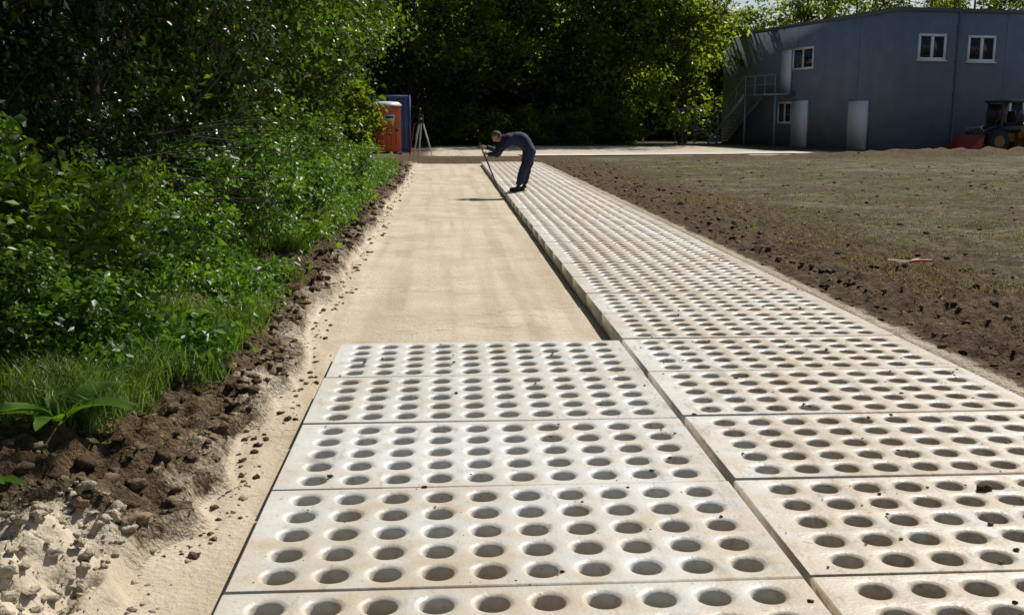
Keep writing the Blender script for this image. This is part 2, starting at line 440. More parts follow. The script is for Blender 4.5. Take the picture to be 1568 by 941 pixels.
# ------------------------------------------------------------------ foliage
def leaves(acc, P, size, rng, tint, mat=0, upb=.7, asp=.32):
    n = len(P)
    def nz(a): return a/(np.linalg.norm(a, axis=1, keepdims=True)+1e-9)
    N = nz(rng.normal(size=(n,3))*.6+np.array([0,0,upb]))
    D = nz(np.cross(N, rng.normal(size=(n,3)))+np.array([0,0,-.25]))
    Wd = nz(np.cross(N, D))
    L = (size*(.6+.8*rng.random(n)))[:,None]
    p0 = P; p2 = P+D*L; mid = P+D*L*.45+N*L*.12
    p1 = mid+Wd*L*asp; p3 = mid-Wd*L*asp
    p2 = p2-N*L*.05
    V = np.stack([p0,p1,p2,p3], 1).reshape(-1,3)
    b = np.arange(n)*4
    F = np.concatenate([np.stack([b,b+1,b+2],1), np.stack([b,b+2,b+3],1)])
    acc.add(V, F, mat, np.repeat(np.clip(tint+.22*rng.normal(size=n), 0, 1), 4))
def tree_mesh(name, H, rx, z0, nclump, per, lsize, seed, lm, rc=(.4,.75), trunk_r=.16, nlimb=26, lean=None, lumpa=.5, tl=1.0):
    g = np.random.default_rng(seed); a = Acc()
    if lean is None: lean = g.normal(size=2)*.25
    zc = (H+z0)/2; rz = (H-z0)/2
    tp = [[lean[0]*tl*t*t+.1*math.sin(5*t+seed), lean[1]*tl*t*t+.1*math.cos(4*t), t*H*.88-.1] for t in np.linspace(0, 1, 9)]
    tube(a, tp, [trunk_r*(1.25 if i == 0 else 1)*(1-.82*i/8) for i in range(9)], 8, 0)
    C = []
    while len(C) < nclump:
        q = g.normal(size=3); q /= np.linalg.norm(q)
        rr = g.random()**(1/2.6)
        lump = 1-lumpa*.55+lumpa*1.1*vnoise(math.atan2(q[1], q[0])*1.8+seed, q[2]*3.2+seed*3, 5)
        c = q*rr*lump*np.array([rx, rx, rz])
        w = 1-.25*max(0, -q[2])
        C.append([c[0]*w+lean[0]*.5, c[1]*w+lean[1]*.5, c[2]+zc])
    C = np.array(C)
    for c in C[:nlimb]:
        t = np.clip((c[2]-1.0-.3*math.hypot(c[0], c[1]))/(H*.88), .08, .9)
        b = np.array([np.interp(t, np.linspace(0,1,9), [p[k] for p in tp]) for k in range(3)])
        m = (b+c)/2+np.array([0,0,-.12*np.linalg.norm(c-b)])+g.normal(size=3)*.12
        tr = trunk_r*(1-.8*t)*.45
        tube(a, [b, m, c], [tr, tr*.6, tr*.15], 5, 0, False)
    for c in C:
        r_ = rc[0]+(rc[1]-rc[0])*g.random()
        n = int(per*(.6+.8*g.random())*(r_/rc[1])**2)
        q = g.normal(size=(n,3)); q /= np.linalg.norm(q, axis=1, keepdims=True)
        q *= (g.random(n)**.45)[:,None]*r_*(1+.35*g.normal(size=(n,1)))
        q[:,2] *= .55
        q[:,2] -= .25*(q[:,0]**2+q[:,1]**2)/r_
        leaves(a, c+q, lsize, g, .08+.75*g.random(), 1)
    me = a.mesh(name, [M_bark, lm])
    return me
near = [tree_mesh('tree_near', 9.5, 2.7, -.3, 165, 320, .092, 100+i, M_leaf, (.28,.78), .12, lumpa=.7) for i in range(3)]
mid = [tree_mesh('tree_mid', 11, 2.9, .0, 150, 205, .14, 200+i, M_leafmid, (.4,.95), .14, lumpa=.75) for i in range(3)]
bg = [tree_mesh('tree_bg', 14.5, 4.4, 1.2, 130, 200, .28, 300+i, M_leafbg, (.6,1.6), .24, 30, None, .8) for i in range(4)]
bushm = [tree_mesh('shrub', 1.5, .75, -.15, 46, 150, .07, 400+i, M_shrub, (.12,.32), .02, 14, None, .8) for i in range(3)]
bushf = [tree_mesh('shrub_far', 2.4, 1.5, -.3, 50, 100, .18, 420+i, M_leafbg, (.35,.6), .03, 10) for i in range(2)]
shade_canopy = tree_mesh('tree_added_shade', 13.5, 3.9, 6.4, 140, 230, .16, 500, M_leafmid, (.5,1.0), .2, 40, (10.5, 0), .5, .55)  # unseen crown, added to throw shade on the near left foliage
g = np.random.default_rng(17)
k = 0
for y0 in np.arange(3.4, 43, 2.4):
    m = near if y0 < 17 else mid
    s = .80+.40*g.random()
    xx = -4.75+.45*g.normal()
    if y0 > 34: xx = -5.6+.2*g.normal()
    link('deciduous_tree', m[k%3], (xx, y0+.4*g.normal(), .1), g.random()*6.28, (s, s, s*(1.0+.15*g.random()))); k += 1
for y0 in np.arange(3, 62, 4.4):
    s = 1.25+.25*g.random()
    link('deciduous_tree', (near if y0 < 10 else mid)[k%3], (-8.3+.6*g.normal()-(1.2 if y0 > 40 else 0), y0+.6*g.normal(), 0), g.random()*6.28, (s*1.2, s*1.2, s*1.05)); k += 1
link('added_shade_tree', shade_canopy, (-6.0, 10.0, .1), 0)  # this tree and the next stand out of view, added for their shade
link('added_shade_tree', shade_canopy, (-7.4, 15.5, .1), .1, (1.05, 1.05, 1.1))
hang = tree_mesh('tree_hanging', 12.5, 2.9, 3.1, 150, 200, .145, 510, M_leafmid, (.4,.9), .16, 26, (2.2, 0), .6)
link('added_shade_tree', hang, (-5.1, 38.5, .15), .1); link('added_shade_tree', hang, (-5.4, 42.5, .3), -.4, (1,1,1.05)); link('added_shade_tree', hang, (-4.9, 33, 0), .2); link('added_shade_tree', hang, (-4.9, 26, -.3), .5)
for i in range(34):
    yy = 5.9*(38/5.9)**(i/33)+.2*g.normal()
    s = .45+.6*g.random()**1.3+.012*yy
    xx = -2.35-.3*abs(g.normal())
    if yy > 20: s = .42+.2*g.random(); xx = -2.3-.2*abs(g.normal())
    if yy > 30: s = .32; xx = -2.9
    link('shrub', bushm[i%3], (xx, yy, .1), g.random()*6.28, (s, s, s*(.7+.6*g.random())))
for (xx, yy, s) in ((-4.5, 44.6, 1.2), (-3.9, 44.0, .6), (-5.2, 44.5, 1.5)):
    link('shrub', bushf[0], (xx, yy, 0), xx, (s, s, s))
for rowi, (yb, x0, x1, st) in enumerate(((66, -16, 15.5, 4.4), (73, -20, 66, 4.6))):
    for xx in np.arange(x0, x1, st):
        s = .85+.32*g.random()
        yy = yb+1.2*g.normal()+(7 if xx > 14 and rowi > 0 else 0)
        zs = s*(.85+.25*g.random())
        if rowi and 17 < xx < 25: zs *= .72
        link('oak_tree', bg[k%4], (xx+.9*g.normal(), yy, 0), g.random()*6.28, (s, s, zs)); k += 1
for xx in np.arange(-14, 40, 1.9):
    s = .9+.5*g.random()
    link('woodland_shrub', bushf[k%2], (xx+.5*g.normal(), 63.5+g.normal()*.7+(12 if xx > 12 else 0), 0), g.random()*6.28, (s, s, s*.9)); k += 1
for xx in np.arange(-20, 44, 2.4):
    s = 2.0+.8*g.random()
    link('woodland_shrub', bushf[k%2], (xx+.5*g.normal(), 76+g.normal()*.7+(8 if xx > 12 else 0), 0), g.random()*6.28, (s, s, s*1.3)); k += 1

def blades(name, X, Y, hmin, hmax, w, mat, seed, bend=.4):
    g = np.random.default_rng(seed); n = len(X); a = Acc()
    Zg = hgt(X, Y)-.01
    h = hmin+(hmax-hmin)*g.random(n)**1.6
    th = g.random(n)*6.28; d = np.stack([np.cos(th), np.sin(th), 0*th], 1)
    ph = g.random(n)*6.28; wv = np.stack([np.cos(ph), np.sin(ph), 0*th], 1)*(w*(.6+.8*g.random(n)))[:,None]
    B = np.stack([X, Y, Zg], 1); up = np.array([0,0,1.]); H = h[:,None]
    bn = (bend*(.3+g.random(n)))[:,None]
    m = B+up*H*.6+d*H*bn*.35; t = B+up*H*(1-.35*bn)+d*H*bn*1.1
    V = np.stack([B-wv, B+wv, m+wv*.8, m-wv*.8, t], 1).reshape(-1,3)
    b = np.arange(n)*5
    tt = np.repeat(np.clip(.45+.25*g.normal(size=n)+.5*(fbm(X*.8, Y*.8, 2, 3)-.5), 0, 1), 5)
    a.add(V, np.stack([b,b+1,b+2,b+3],1), 0, tt)
    a.v.append(np.zeros((0,3))); a.t.append(np.zeros(0)); a.f.append(np.stack([b+3,b+2,b+4],1)); a.m.append(0)
    return a.obj(name, [mat])
g = np.random.default_rng(23)
n = 4200; ty = 4.9*(36/4.9)**g.random(n); tx = -1.42-.25*(ty<6)-.2*(ty>10)-np.abs(g.normal(size=n))*.5
kp = fbm(tx*1.2, ty*1.2, 3, 91) > .46; tx, ty = tx[kp], ty[kp]
rep = 24
X = np.repeat(tx, rep)+g.normal(size=len(tx)*rep)*.05; Y = np.repeat(ty, rep)+g.normal(size=len(tx)*rep)*.05
blades('grass_verge', X, Y, .05, .28, .0035, M_grass, 1, .7)
n = 3000; ty = 5.2*(30/5.2)**g.random(n); tx = -1.42-np.abs(g.normal(size=n))*.5
kp = fbm(tx*1.0, ty*1.0, 3, 95) > .47; tx, ty = tx[kp], ty[kp]
rep = 12
X = np.repeat(tx, rep)+g.normal(size=len(tx)*rep)*.06; Y = np.repeat(ty, rep)+g.normal(size=len(tx)*rep)*.06
a = Acc(); leaves(a, np.stack([X, Y, hgt(X, Y)+.02+.22*g.random(len(X))], 1), .055, g, .55); a.obj('verge_weeds', [M_shrub])
n = 12000; tx = 4.2+16*g.random(n)**1.3; ty = 4.5*(40/4.5)**g.random(n)
kp = (fbm(tx*.6, ty*.6, 4, 92)+.08*sst(4.5, 8, tx)) > .56; tx, ty = tx[kp], ty[kp]
rep = 16
X = np.repeat(tx, rep)+g.normal(size=len(tx)*rep)*.07; Y = np.repeat(ty, rep)+g.normal(size=len(tx)*rep)*.07
blades('field_grass', X, Y, .015, .07, .004, M_drygrass, 2, .8)

def dock(name, loc, seed, s):
    g = np.random.default_rng(seed); a = Acc()
    for i in range(11):
        th = g.random()*6.28; L = s*(.6+.5*g.random()); el = .5+.7*g.random()
        d = np.array([math.cos(th), math.sin(th), 0]); w = np.array([-d[1], d[0], 0])
        V = []; n = 9
        for j in range(n):
            t = j/(n-1)
            c = d*L*t*math.cos(el*(1-t*.6))+np.array([0,0,1])*L*(math.sin(el)*t-.55*t*t)
            wd = L*.17*math.sin(math.pi*min(1, (t*.92+.06)))**.8*(1+.12*math.sin(t*22)) if t > .18 else L*.015
            V += [c-w*wd+[0,0,wd*.35], c, c+w*wd+[0,0,wd*.35]]
        F = []
        for j in range(n-1):
            F += [[j*3, j*3+1, j*3+4, j*3+3], [j*3+1, j*3+2, j*3+5, j*3+4]]
        a.add(V, F, 0, .2+.6*g.random())
    o = a.obj(name, [M_shrub], smooth=True); o.location = loc
    return o
dock('dock_plant', (-1.82, 4.85, float(hgt(-1.82, 4.85))+.02), 1, .42)
dock('dock_plant', (-1.90, 4.15, float(hgt(-1.90, 4.15))), 2, .24)
dock('dock_plant', (-2.05, 5.25, float(hgt(-2.05, 5.25))), 3, .40)

a = Acc(); g = np.random.default_rng(31)
for i in range(40):
    b = np.array([-2.6-.3*g.random(), 9.5+3.5*g.random(), .6+.9*g.random()])
    d = np.array([.9+.3*g.random(), -.6+.8*g.random(), .12*g.normal()]); L = .6+.6*g.random()
    tube(a, [b, b+d*L*.5+[0,0,.05], b+d*L+g.normal(size=3)*.05], [.008,.006,.002], 4, 0, False)
a.obj('dead_branches', [M_bark])

# ------------------------------------------------------------------ road
M_road = simple('pale_road', (.52, .48, .40), .85, .2, .8, bumps=.004)
a = Acc(); V=[]; F=[]
pts = [(3.2,44.9),(5,44.9),(8,45.4),(11,46.0),(14,46.8),(17.5,47.4)]
for i,(px,py) in enumerate(pts): 
    w = 1.3
    V += [[px, py-w, .045], [px-.1, py+w, .045]]
for i in range(len(pts)-1): F.append([2*i, 2*i+2, 2*i+3, 2*i+1])
a.add(V, F); a.obj('access_road', [M_road])

# ------------------------------------------------------------------ building
M_wall = simple('grey_plaster', (.205, .235, .285), .85, .12, 1.2, bumps=.004)
M_white = simple('white_paint', (.84, .85, .86), .5, .04, 3)
M_glass = simple('window_glass', (.02, .024, .028), .08, .2, 2)
M_trim = simple('roof_trim', (.11, .12, .145), .5, .1, 3)
M_steel = simple('galvanised_steel', (.28, .33, .40), .45, .15, 5, .3)
B = empty('grey_office_building', (20.93, 48.8, 0), math.atan2(.1947, .981))
W_, D_, H_ = 26, 17.9, 6.6
a = Acc(); box(a, (0,0,-.2), (W_, D_, H_-.004)); a.obj('walls', [M_wall], B)
a = Acc()
box(a, (-.04,-.04,H_-.16), (W_+.04,-.003,H_+.03)); box(a, (-.04,.0,H_-.16), (-.003,D_+.04,H_+.03))
box(a, (.0,.0,H_), (W_, D_, H_+.012)); a.obj('roof_edge', [M_trim], B)
def window_r(x0, x1, z0, z1, panes=2, name='window'):
    e = empty(name); e.parent = B
    a = Acc(); f = .12; y = -.05
    box(a, (x0,y,z0), (x1,-.002,z0+f)); box(a, (x0,y,z1-f), (x1,-.002,z1))
    box(a, (x0,y,z0+f), (x0+f,-.002,z1-f)); box(a, (x1-f,y,z0+f), (x1,-.002,z1-f))
    for p in range(1, panes):
        c = x0+(x1-x0)*p/panes; box(a, (c-.08,y+.004,z0+f), (c+.08,-.002,z1-f))
    box(a, (x0-.06,-.12,z0-.06), (x1+.06,-.003,z0-.002))
    a.obj('frame', [M_white], e)
    a = Acc(); box(a, (x0+f,-.014,z0+f), (x1-f,-.004,z1-f)); a.obj('glass', [M_glass], e)
window_r(1.17, 2.67, 4.25, 5.45); window_r(3.87, 5.41, 4.2, 5.42); window_r(6.46, 8.0, 1.2, 2.42); window_r(7.6, 9.1, 4.2, 5.42)
def left_rect(y0, y1, z0, z1, out, mat, name, base=.002):
    a = Acc(); box(a, (-out, y0, z0), (-base, y1, z1)); return a.obj(name, [mat], B)
def window_l(y0, y1, z0, z1, panes=2):
    e = empty('window'); e.parent = B; a = Acc(); f = .12; x = -.05
    box(a, (x,y0,z0), (-.002,y1,z0+f)); box(a, (x,y0,z1-f), (-.002,y1,z1))
    box(a, (x,y0,z0+f), (-.002,y0+f,z1-f)); box(a, (x,y1-f,z0+f), (-.002,y1,z1-f))
    for p in range(1, panes):
        c = y0+(y1-y0)*p/panes; box(a, (x+.004,c-.08,z0+f), (-.002,c+.08,z1-f))
    a.obj('frame', [M_white], e)
    a = Acc(); box(a, (-.014,y0+f,z0+f), (-.004,y1-f,z1-f)); a.obj('glass', [M_glass], e)
window_l(7.18, 9.33, 4.14, 5.32, 2); window_l(9.2, 10.75, 1.24, 2.47, 2)
left_rect(9.40, 10.5, 2.92, 5.25, .06, M_white, 'upper_door')
left_rect(7.44, 9.12, .02, 2.5, .06, M_white, 'entrance_door')
left_rect(1.85, 3.56, .02, 2.4, .06, M_white, 'side_door')
for (y0, y1, z1) in ((9.40,10.5,5.25),(7.44,9.12,2.5),(1.85,3.56,2.4)):
    a = Acc(); zb = 2.9 if z1 > 5 else .0
    box(a, (-.075,y0-.07,zb), (-.003,y0-.002,z1+.07)); box(a, (-.075,y1+.002,zb), (-.003,y1+.07,z1+.07)); box(a, (-.075,y0-.002,z1+.002), (-.003,y1+.002,z1+.07))
    a.obj('door_frame', [M_steel], B)
a = Acc(); tube(a, [(3.28,-.09,0),(3.28,-.09,H_-.1)], .05, 10)
for z in (1,2.6,4.2,5.8): box(a, (3.2,-.12,z), (3.36,-.003,z+.05))
a.obj('downpipe', [M_trim], B)
a = Acc()
for q in (2.95, 8.85, 14.7):
    box(a, (-.006,q,0), (-.002,q+.03,H_-.17))
for q in (6, 12, 18):
    box(a, (q,-.006,0), (q+.03,-.002,H_-.17))
a.obj('panel_joints', [M_trim], B)
a = Acc()
box(a, (-1.25,8.9,2.80), (-.02,12.6,2.9))
for q in (9.0, 12.5): box(a, (-1.22,q-.05,0), (-1.12,q+.05,2.8))
nst = 15
for i in range(nst):
    t = (i+.5)/nst; q = 12.6+t*4.6; z = 2.9*(1-t)
    box(a, (-1.22,q-.14,z-.03), (-.1,q+.14,z+.01))
for xo in (-1.25, -.06):
    V = [(xo-.02,12.6,2.68),(xo+.02,12.6,2.68),(xo+.02,12.6,2.92),(xo-.02,12.6,2.92),(xo-.02,17.2,-.1),(xo+.02,17.2,-.1),(xo+.02,17.2,.14),(xo-.02,17.2,.14)]
    a.add(V, BF)
tube(a, [(-1.25,8.9,3.9),(-1.25,12.6,3.9),(-1.25,17.2,1.05)], .03, 6)
tube(a, [(-1.25,8.9,3.4),(-1.25,12.6,3.4),(-1.25,17.2,.55)], .02, 6)
for i in range(8):
    q = 8.95+i*1.15; z = 2.9 if q < 12.6 else 2.9*(1-(q-12.6)/4.6)
    tube(a, [(-1.25,q,z-.1),(-1.25,q,z+1.0)], .022, 6)
box(a, (-3.9,15.2,1.05), (-3.0,16.4,1.12)) 
for (xx,yy) in ((-3.85,15.25),(-3.85,16.35),(-3.05,15.25),(-3.05,16.35)): tube(a, [(xx,yy,0),(xx,yy,2.1)], .03, 6)
for zz in (1.4, 1.75, 2.1):
    tube(a, [(-3.85,16.35,zz),(-3.85,15.25,zz),(-3.05,15.25,zz)], .022, 6)
for i in range(6):
    box(a, (-3.0+i*.24,15.25,.98-i*.18), (-2.74+i*.24,16.3,1.02-i*.18))
for zz in (.02, 1.05, .65): tube(a, [(-3.0,15.2,1.05+zz),(-1.5,15.2,-.02+zz)], .03 if zz != .02 else .06, 6)
tube(a, [(-1.55,15.2,0),(-1.55,15.2,1.05)], .03, 6)
a.obj('external_staircase', [M_steel], B)

# ------------------------------------------------------------------ portable toilet, container, tripod
M_red = simple('red_plastic', (.72, .12, .03), .45, .12, 3)
M_ltgrey = simple('roof_plastic', (.62, .62, .60), .5, .08, 3)
M_black = simple('black_rubber', (.015, .015, .016), .7, .3, 10)
M_blue = simple('blue_container_paint', (.04, .10, .30), .5, .2, 2)
T = empty('portable_toilet', (-2.62, 46.3, 0), .35)
a = Acc(); box(a, (-.52,-.52,.12), (.52,.52,2.08)); a.obj('cabin', [M_red], T, bevel=.03)
a = Acc(); box(a, (-.44,-.56,.2), (.44,-.523,2.0)); a.obj('door', [M_red], T, bevel=.015)
a = Acc()
for xx in (-.3,-.1,.1,.3): box(a, (xx-.03,-.585,.4), (xx+.03,-.562,1.35))
for zz in (.5,.9,1.3,1.7): box(a, (.523,-.4,zz), (.55,.4,zz+.1))
a.obj('ribs', [M_red], T, bevel=.006)
a = Acc(); box(a, (-.22,-.575,1.45), (.22,-.562,1.72)); a.obj('sign_plate', [M_ltgrey], T)
a = Acc(); box(a, (-.17,-.58,1.56), (.17,-.577,1.64)); box(a, (.30,-.6,1.0), (.36,-.562,1.14)); a.obj('lettering_and_latch', [M_black], T)
a = Acc()
V = []
for (s_, z) in ((.56,2.08),(.56,2.13),(.44,2.24),(.2,2.27)): V += [[-s_,-s_,z],[s_,-s_,z],[s_,s_,z],[-s_,s_,z]]
F = [[q*4+k, q*4+(k+1)%4, (q+1)*4+(k+1)%4, (q+1)*4+k] for q in range(3) for k in range(4)]
a.add(V, F); a.add(V[-4:], [[0,1,2,3]]); a.add(V[:4], [[3,2,1,0]]); a.obj('roof', [M_ltgrey], T)
a = Acc(); box(a, (-.56,-.5,0), (.56,-.3,.12)); box(a, (-.56,.3,0), (.56,.5,.12)); a.obj('skids', [M_black], T)

C = empty('shipping_container', (-2.86, 48.6, 0), .03)
a = Acc()
def corr(p0, p1, n_):
    p0 = np.array(p0); p1 = np.array(p1); d = (p1-p0)/n_; nrm = np.array([d[1], -d[0]])/np.linalg.norm(d)
    P = []
    for i in range(n_):
        for f, o in ((0,0),(.3,0),(.45,-.035),(.85,-.035)): P.append(p0+d*(i+f)+nrm*o)
    P.append(p1)
    V = [[q[0],q[1],.15] for q in P]+[[q[0],q[1],2.48] for q in P]; m = len(P)
    a.add(V, [[i,i+1,m+i+1,m+i] for i in range(m-1)])
corr((-1.18,.02),(1.18,.02),10); corr((1.2,.04),(1.2,6.0),26); corr((-1.2,6.0),(-1.2,.04),26); corr((1.18,6.02),(-1.18,6.02),10)
a.obj('corrugated_walls', [M_blue], C)
a = Acc()
for xx in (-1.24, 1.16):
    for yy in (-.02, 5.98): box(a, (xx,yy,0), (xx+.08,yy+.08,2.59))
for zz in (0, 2.47): 
    box(a, (-1.16,-.015,zz), (1.16,.06,zz+.115)); box(a, (-1.16,5.985,zz), (1.16,6.05,zz+.115))
    box(a, (-1.235,.06,zz), (-1.17,5.98,zz+.115)); box(a, (1.17,.06,zz), (1.235,5.98,zz+.115))
box(a, (-1.16,.06,2.5), (1.16,5.98,2.56))
for xx in (-.8,-.3,.3,.8): tube(a, [(xx,-.05,.15),(xx,-.05,2.45)], .02, 6)
a.obj('frame_and_lock_bars', [M_blue], C)

M_yel = simple('yellow_plastic', (.75, .45, .03), .4, .1, 4)
M_redw = simple('survey_red', (.6, .03, .02), .45, .1, 4)
S = empty('survey_tripod', (-1.05, 44.6, float(0.0)))
a = Acc()
for th in (.3, 2.4, 4.5):
    c, s = math.cos(th), math.sin(th)
    tube(a, [(.09*c,.09*s,1.32),(.27*c,.27*s,.7)], .032, 6); tube(a, [(.11*c-.03*s,.11*s+.03*c,1.32),(.29*c-.03*s,.29*s+.03*c,.7)], .026, 6)
a.obj('leg_upper', [M_white], S)
a = Acc()
for th in (.3, 2.4, 4.5):
    c, s = math.cos(th), math.sin(th)
    tube(a, [(.26*c,.26*s,.75),(.46*c,.46*s,0)], [.04,.026], 6)
a.obj('leg_lower', [M_white], S)
a = Acc(); tube(a, [(0,0,1.30),(0,0,1.36)], .12, 12); box(a, (-.09,-.07,1.36), (.09,.07,1.40)); box(a, (-.10,-.06,1.40), (-.06,.06,1.66)); box(a, (.06,-.06,1.40), (.10,.06,1.66)); box(a, (-.10,-.04,1.66), (.10,.04,1.70))
a.obj('instrument_yoke', [M_trim], S, bevel=.008)
a = Acc(); tube(a, [(0,-.12,1.53),(0,.1,1.53)], [.04,.05], 12); a.obj('telescope', [M_yel], S)
a = Acc(); tube(a, [(-.03,0,1.70),(-.03,0,1.92)], .018, 6); sphere(a, (-.03,0,1.93), (.04,.04,.05), 10, 6); tube(a, [(-.5,-.1,0),(-.28,-.1,1.35)], .022, 6); a.obj('antenna_and_red_staff', [M_redw], S)

# ------------------------------------------------------------------ wheel loader
M_ylw = simple('loader_yellow', (.26, .13, .02), .45, .2, 3)
M_dark = simple('dark_metal', (.025, .026, .03), .5, .3, 4)
M_lred = simple('loader_red', (.34, .035, .02), .5, .2, 3)
Lo = empty('wheel_loader', (24.6, 45.7, .03), .12); Lo.scale = (1.08, 1.08, 1.08)
def wheel(acc_t, acc_r, c, r, w):
    x0,y0,z0 = c
    tube(acc_t, [(x0,y0-w/2,z0),(x0,y0-w*.35,z0),(x0,y0+w*.35,z0),(x0,y0+w/2,z0)], [r*.88,r,r,r*.88], 24)
    for k_ in range(18):
        t = k_*2*math.pi/18; M = Matrix.Translation((x0,y0,z0)) @ Matrix.Rotation(t, 4, 'Y')
        box(acc_t, (r*.96,-w*.45,-.03), (r*1.03,w*.45,.03), 0, M)
    tube(acc_r, [(x0,y0-w/2-.012,z0),(x0,y0+w/2+.012,z0)], r*.5, 16)
a = Acc(); b_ = Acc()
for cx in (-.55, 1.25):
    for cy in (-.62, .62): wheel(a, b_, (cx, cy, .48), .48, .34)
a.obj('tyres', [M_black], Lo); b_.obj('rims', [M_ylw], Lo)
a = Acc(); box(a, (.55,-.42,.6), (2.0,.42,1.22)); box(a, (-.9,-.3,.45), (.5,.3,.85)); box(a, (1.95,-.45,.5), (2.15,.45,.95)); a.obj('engine_hood_and_chassis', [M_ylw], Lo, bevel=.04)
a = Acc()
box(a, (-.35,-.55,.86), (.56,.55,1.12))
for xx, yy in ((-.33,-.5),(-.33,.5),(.62,-.5),(.62,.5)): tube(a, [(xx,yy,1.1),(xx*.85,yy*.92,2.05)], .05, 6)
box(a, (-.42,-.56,2.03), (.68,.56,2.14)); box(a, (.1,-.22,1.12), (.5,.22,1.25)); box(a, (.42,-.22,1.25), (.52,.22,1.7))
tube(a, [(-.3,0,1.1),(-.12,0,1.45)], .03, 6); tube(a, [(1.5,.2,1.2),(1.5,.2,1.7)], .035, 8)
box(a, (-1.25,-.5,.35), (-1.17,.5,1.05)); box(a, (.3,-.51,1.12), (.6,-.49,1.75)); box(a, (-.33,.40,1.12), (.55,.42,2.0))
for yy in (-.34, .34):
    tube(a, [(-.2,yy,1.15),(-.85,yy,.95),(-1.2,yy,.5)], [.07,.08,.06], 6)
a.obj('cab_frame_and_arms', [M_dark], Lo)
a = Acc()
prof = [(-1.25,.75),(-1.3,.35),(-1.45,.1),(-2.05,.04),(-2.07,.09),(-1.5,.17),(-1.38,.4),(-1.33,.75)]
V = [[p[0],-.85,p[1]] for p in prof]+[[p[0],.85,p[1]] for p in prof]; m = len(prof)
a.add(V, [[i,(i+1)%m,m+(i+1)%m,m+i] for i in range(m)])
for yy in (-.85,.85): 
    V = [[p[0],yy,p[1]] for p in ((-1.27,.75),(-1.32,.35),(-1.46,.1),(-2.05,.06))]; a.add(V, [[0,1,2,3]])
a.obj('bucket', [M_lred], Lo)

z = float(hgt(4.75, 10.4))+.05
e = empty('garden_shears', (4.75, 10.4, z), .5)
a = Acc(); tube(a, [(0,0,0),(.09,.03,.01),(.2,.035,.015)], .012, 8); tube(a, [(0,0,.01),(.09,-.06,.02),(.18,-.13,.02)], .012, 8); a.obj('handles', [M_redw], e)
a = Acc(); 
a.add([(0,.012,.01),(-.19,.03,.02),(-.17,.0,.02),(0,-.018,.01)], [[0,1,2,3]]); a.add([(0,.018,.016),(-.17,.14,.03),(-.19,.12,.03),(0,-.018,.016)], [[0,1,2,3]])
s_ = a.obj('blades', [M_ltgrey], e)

# ------------------------------------------------------------------ worker
M_navy = simple('navy_workwear', (.016, .023, .065), .85, .35, 9, bumps=.01)
M_skin = simple('skin', (.42, .24, .17), .5, .08, 20)
M_hair = simple('hair_brown_grey', (.09, .06, .042), .8, .4, 60)
M_boot = simple('boot_leather', (.012, .011, .01), .5, .2, 20)
M_bar = simple('steel_bar', (.10, .085, .07), .5, .2, 20)
Wk = empty('construction_worker', (1.52, 22.9, 0), -.04)
def skin_obj(name, V, E, rad, mat, parent, root=0, sub=2):
    me = bpy.data.meshes.new(name); me.from_pydata([tuple(v) for v in V], E, []); me.materials.append(mat)
    ob = bpy.data.objects.new(name, me); scene.collection.objects.link(ob); ob.parent = parent
    ob.modifiers.new('skin', 'SKIN').use_smooth_shade = True
    if not me.skin_vertices: return ob
    for i, r_ in enumerate(rad):
        d = me.skin_vertices[0].data[i]; d.radius = (r_, r_) if not hasattr(r_, '__len__') else r_
        d.use_root = (i == root)
    s = ob.modifiers.new('sub', 'SUBSURF'); s.levels = sub; s.render_levels = sub
    return ob
V = [(.29,0,.985),(.17,0,1.065),(.02,0,1.115),(-.14,0,1.14),(-.25,0,1.14),
     (-.20,-.17,1.10),(-.32,-.235,.94),(-.42,-.23,.80),(-.53,-.16,.80),(-.615,-.07,.805),
     (-.20,.17,1.10),(-.33,.23,.99),(-.44,.235,.88),(-.56,.16,.915),(-.665,.07,.945),
     (.27,-.10,.88),(.235,-.12,.70),(.16,-.13,.50),(.09,-.14,.28),(.03,-.15,.12),
     (.29,.10,.88),(.28,.12,.70),(.24,.12,.50),(.20,.13,.28),(.17,.13,.12)]
E = [(0,1),(1,2),(2,3),(3,4),(3,5),(5,6),(6,7),(7,8),(8,9),(3,10),(10,11),(11,12),(12,13),(13,14),(0,15),(15,16),(16,17),(17,18),(18,19),(0,20),(20,21),(21,22),(22,23),(23,24)]
rad = [(.185,.20),(.165,.19),(.165,.19),(.16,.19),(.10,.10),.110,.080,.070,.060,.050,.110,.080,.070,.060,.050,.148,.122,.100,.090,.084,.148,.122,.100,.090,.084]
ov = skin_obj('overalls', V, E, rad, M_navy, Wk, 0, 3)
tx_ = bpy.data.textures.new('cloth_folds', 'CLOUDS'); tx_.noise_scale = .11; tx_.noise_depth = 2
dm = ov.modifiers.new('folds', 'DISPLACE'); dm.texture = tx_; dm.strength = .045; dm.mid_level = .5; dm.texture_coords = 'LOCAL'
for (ax, ay) in ((.03,-.15),(.17,.13)):
    skin_obj('boot', [(ax+.01,ay,.15),(ax+.01,ay,.065),(ax-.09,ay-.005,.052),(ax-.19,ay-.01,.042)], [(0,1),(1,2),(2,3)], [.058,(.056,.055),(.052,.044),(.046,.034)], M_boot, Wk)
    a = Acc(); n_ = 20; top=[]
    for k_ in range(n_):
        t = 2*math.pi*k_/n_; top.append([ax-.085+.145*math.cos(t), ay-.005+.042*math.sin(t)*(1-.15*math.cos(t)), .022])
    bot = [[p[0],p[1],.002] for p in top]
    a.add(top+bot, [[k_,(k_+1)%n_,n_+(k_+1)%n_,n_+k_] for k_ in range(n_)]); a.add(top, [list(range(n_))]); a.obj('boot_sole', [M_boot], Wk)
HM = Matrix.Translation((-.43, 0, 1.18)) @ Matrix.Rotation(math.radians(180), 4, 'Z') @ Matrix.Rotation(math.radians(48), 4, 'Y')
